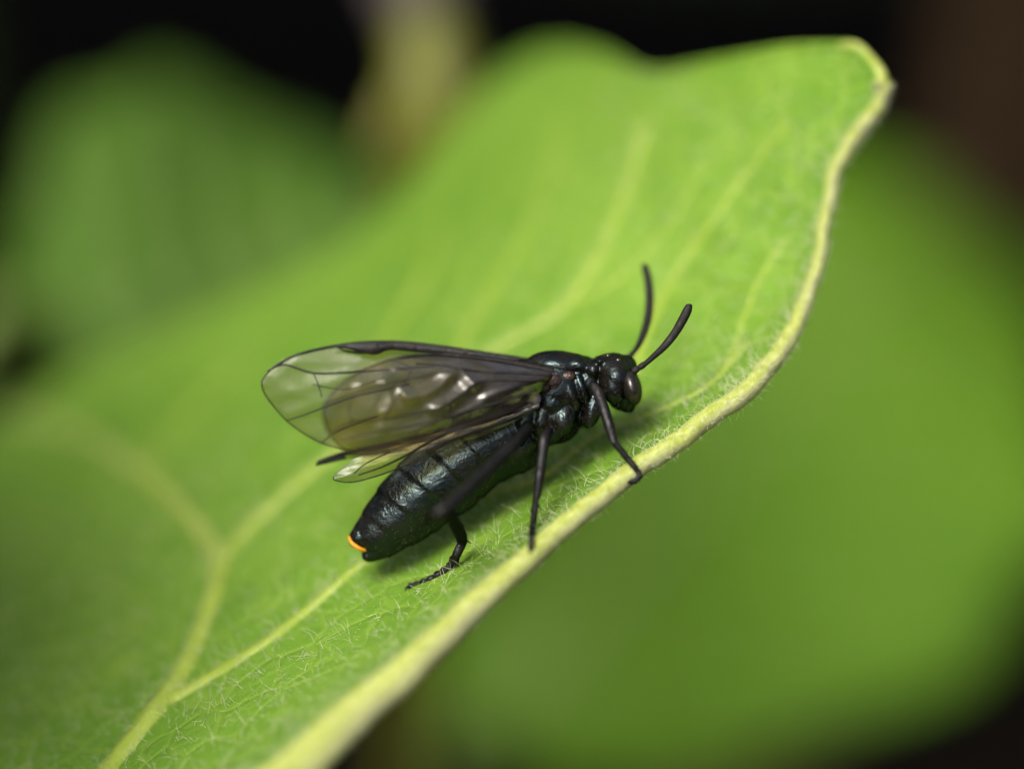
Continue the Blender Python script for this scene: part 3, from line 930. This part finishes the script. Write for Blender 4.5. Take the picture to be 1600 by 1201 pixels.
# dark wing spot
sv, sf = [], []
NS = 40
st_t = catmull([(872, 569), (800, 556), (740, 547), (680, 538.5), (640, 535), (608, 533.5), (585, 533), (560, 534.5), (540, 537), (522, 541)], NS)
st_b = catmull([(872, 580), (800, 569), (740, 561), (680, 554), (640, 549), (608, 547), (588, 554), (568, 552), (545, 545), (521, 542)], NS)
for i in range(NS):
    for dd in (0.040, 0.052):
        sv.append(P(st_t[i][0], st_t[i][1], dd)); sv.append(P(st_b[i][0], st_b[i][1], dd))
for i in range(NS - 1):
    a = i * 4; b = a + 4
    sf += [(a, b, b + 1, a + 1), (a + 2, a + 3, b + 3, b + 2), (a, a + 2, b + 2, b), (a + 1, b + 1, b + 3, a + 3)]
mesh_obj('wing_spot', sv, sf, M['wing_vein'], fw2)

# far hindwing: only its dark narrow end shows
hw2, vein, _, _ = wing('hindwing', [(840, 640), (760, 655), (680, 672), (600, 692), (540, 705), (510, 716), (494, 723)], [(840, 650), (760, 690), (680, 705), (600, 712), (540, 718), (512, 724), (493, 727)], 0.14, 0.09, M['near_wing'], nu=50, nv=12, bulge=0.0)
vein([(497, 723), (520, 714), (545, 706), (600, 695), (690, 673), (800, 650)], 3.6, 3.5)
vein([(493, 726), (515, 720), (540, 714)], 2.0, 3.0)

# near hindwing
hw1, vein, _, _ = wing('hindwing', [(838, 630), (800, 640), (760, 652), (710, 667), (660, 684), (610, 699), (560, 714), (528, 735), (520, 746)], [(838, 640), (800, 660), (760, 678), (715, 694), (675, 712), (635, 728), (590, 744), (548, 754), (522, 750)], -0.11, -0.10, M['far_wing'],
                       [([(560, 735), (620, 715), (680, 695)], 0.006, 8)], bulge=0.01)
vein([(832, 632), (800, 643), (767, 655), (735, 665), (700, 676), (668, 692), (640, 708), (600, 728), (560, 742)], 4.2, 1.0)
vein([(832, 638), (800, 652), (767, 666), (735, 677), (700, 690), (675, 705)], 3.0, 1.5)
vein([(674, 712), (635, 727), (590, 743), (550, 753), (524, 750), (521, 744)], 1.4, 0.8)
vein([(552, 740), (575, 722), (610, 706)], 0.8, 1.0)

# near forewing, smoky and crumpled
fw1, vein, _, _ = wing('forewing', [(868, 578), (800, 565), (730, 555), (670, 552), (620, 557), (575, 572), (538, 593), (511, 621), (503, 640)],
                       [(862, 592), (835, 620), (795, 643), (745, 664), (695, 680), (645, 696), (590, 711), (545, 709), (514, 680), (504, 655)], -0.10, -0.30, M['near_wing'],
                       [([(845, 592), (790, 597), (745, 600), (704, 627), (678, 640)], 0.017, 10),
                        ([(740, 598), (715, 578), (683, 606), (645, 622), (632, 618)], 0.015, 9),
                        ([(565, 600), (600, 597), (622, 603), (640, 622)], 0.011, 9),
                        ([(600, 668), (635, 675), (660, 668), (690, 655)], 0.013, 9),
                        ([(690, 640), (704, 652), (745, 635), (800, 615)], 0.012, 9),
                        ([(600, 590), (612, 620), (605, 640)], 0.006, 8),
                        ([(620, 575), (660, 585), (690, 575)], 0.006, 7),
                        ([(540, 690), (600, 684), (650, 688)], 0.006, 7),
                        ([(760, 620), (800, 606), (835, 600)], 0.010, 8),
                        ([(510, 665), (560, 650), (620, 640)], 0.006, 9)], bulge=0.03, nu=150, nv=60)
vein([(866, 580), (800, 567), (730, 557), (672, 554), (622, 559)], 4.6, 2.4)
vein([(862, 586), (800, 583), (745, 580), (700, 572), (650, 568)], 3.2, 1.6)
vein([(622, 559), (577, 574), (540, 595), (513, 622), (506, 645), (516, 680), (546, 706), (590, 709), (645, 694)], 1.0, 1.0)
vein([(850, 594), (790, 594), (745, 598), (725, 613), (704, 627)], 3.0, 1.6)
vein([(745, 598), (735, 586), (716, 575)], 1.2, 1.0)
vein([(704, 627), (703, 640), (705, 648)], 1.3, 1.2)
vein([(705, 648), (745, 638), (800, 622), (838, 608)], 1.4, 2.4)
vein([(508, 632), (540, 620), (570, 609), (640, 592), (716, 577)], 0.9, 1.2)
vein([(516, 675), (552, 660), (602, 655), (650, 645), (704, 632)], 0.8, 1.3)
vein([(530, 688), (570, 678), (610, 670), (660, 662), (705, 650)], 0.8, 1.2)
vein([(612, 563), (640, 575), (632, 600), (600, 655)], 0.8, 0.8)
vein([(552, 660), (546, 640), (550, 617)], 0.8, 0.8)
vein([(835, 626), (790, 648), (740, 668), (690, 683), (650, 696)], 2.2, 1.0)

# fine gold hairs of the body
idx = rng.choice(len(body_v), 2200, replace=False)
bb, bd, bl_ = [], [], []
tail = V(P(540, 860, D0) - P(900, 590, D0)).normalized()
tail = np.array(tail)
for i in idx:
    p, n = body_v[i], body_n[i]
    bb.append(p - n * 0.001); bd.append(n * 0.7 + tail * 0.9 + rng.normal(size=3) * 0.25); bl_.append(random.uniform(0.005, 0.012))
v, f = hair_geo(bb, bd, np.array(bl_), 0.0004, 0.3, 2)
bh = mesh_obj('body_hair', v, f, M['gold_hair'], fly)
bh['kind'] = 'stuff'
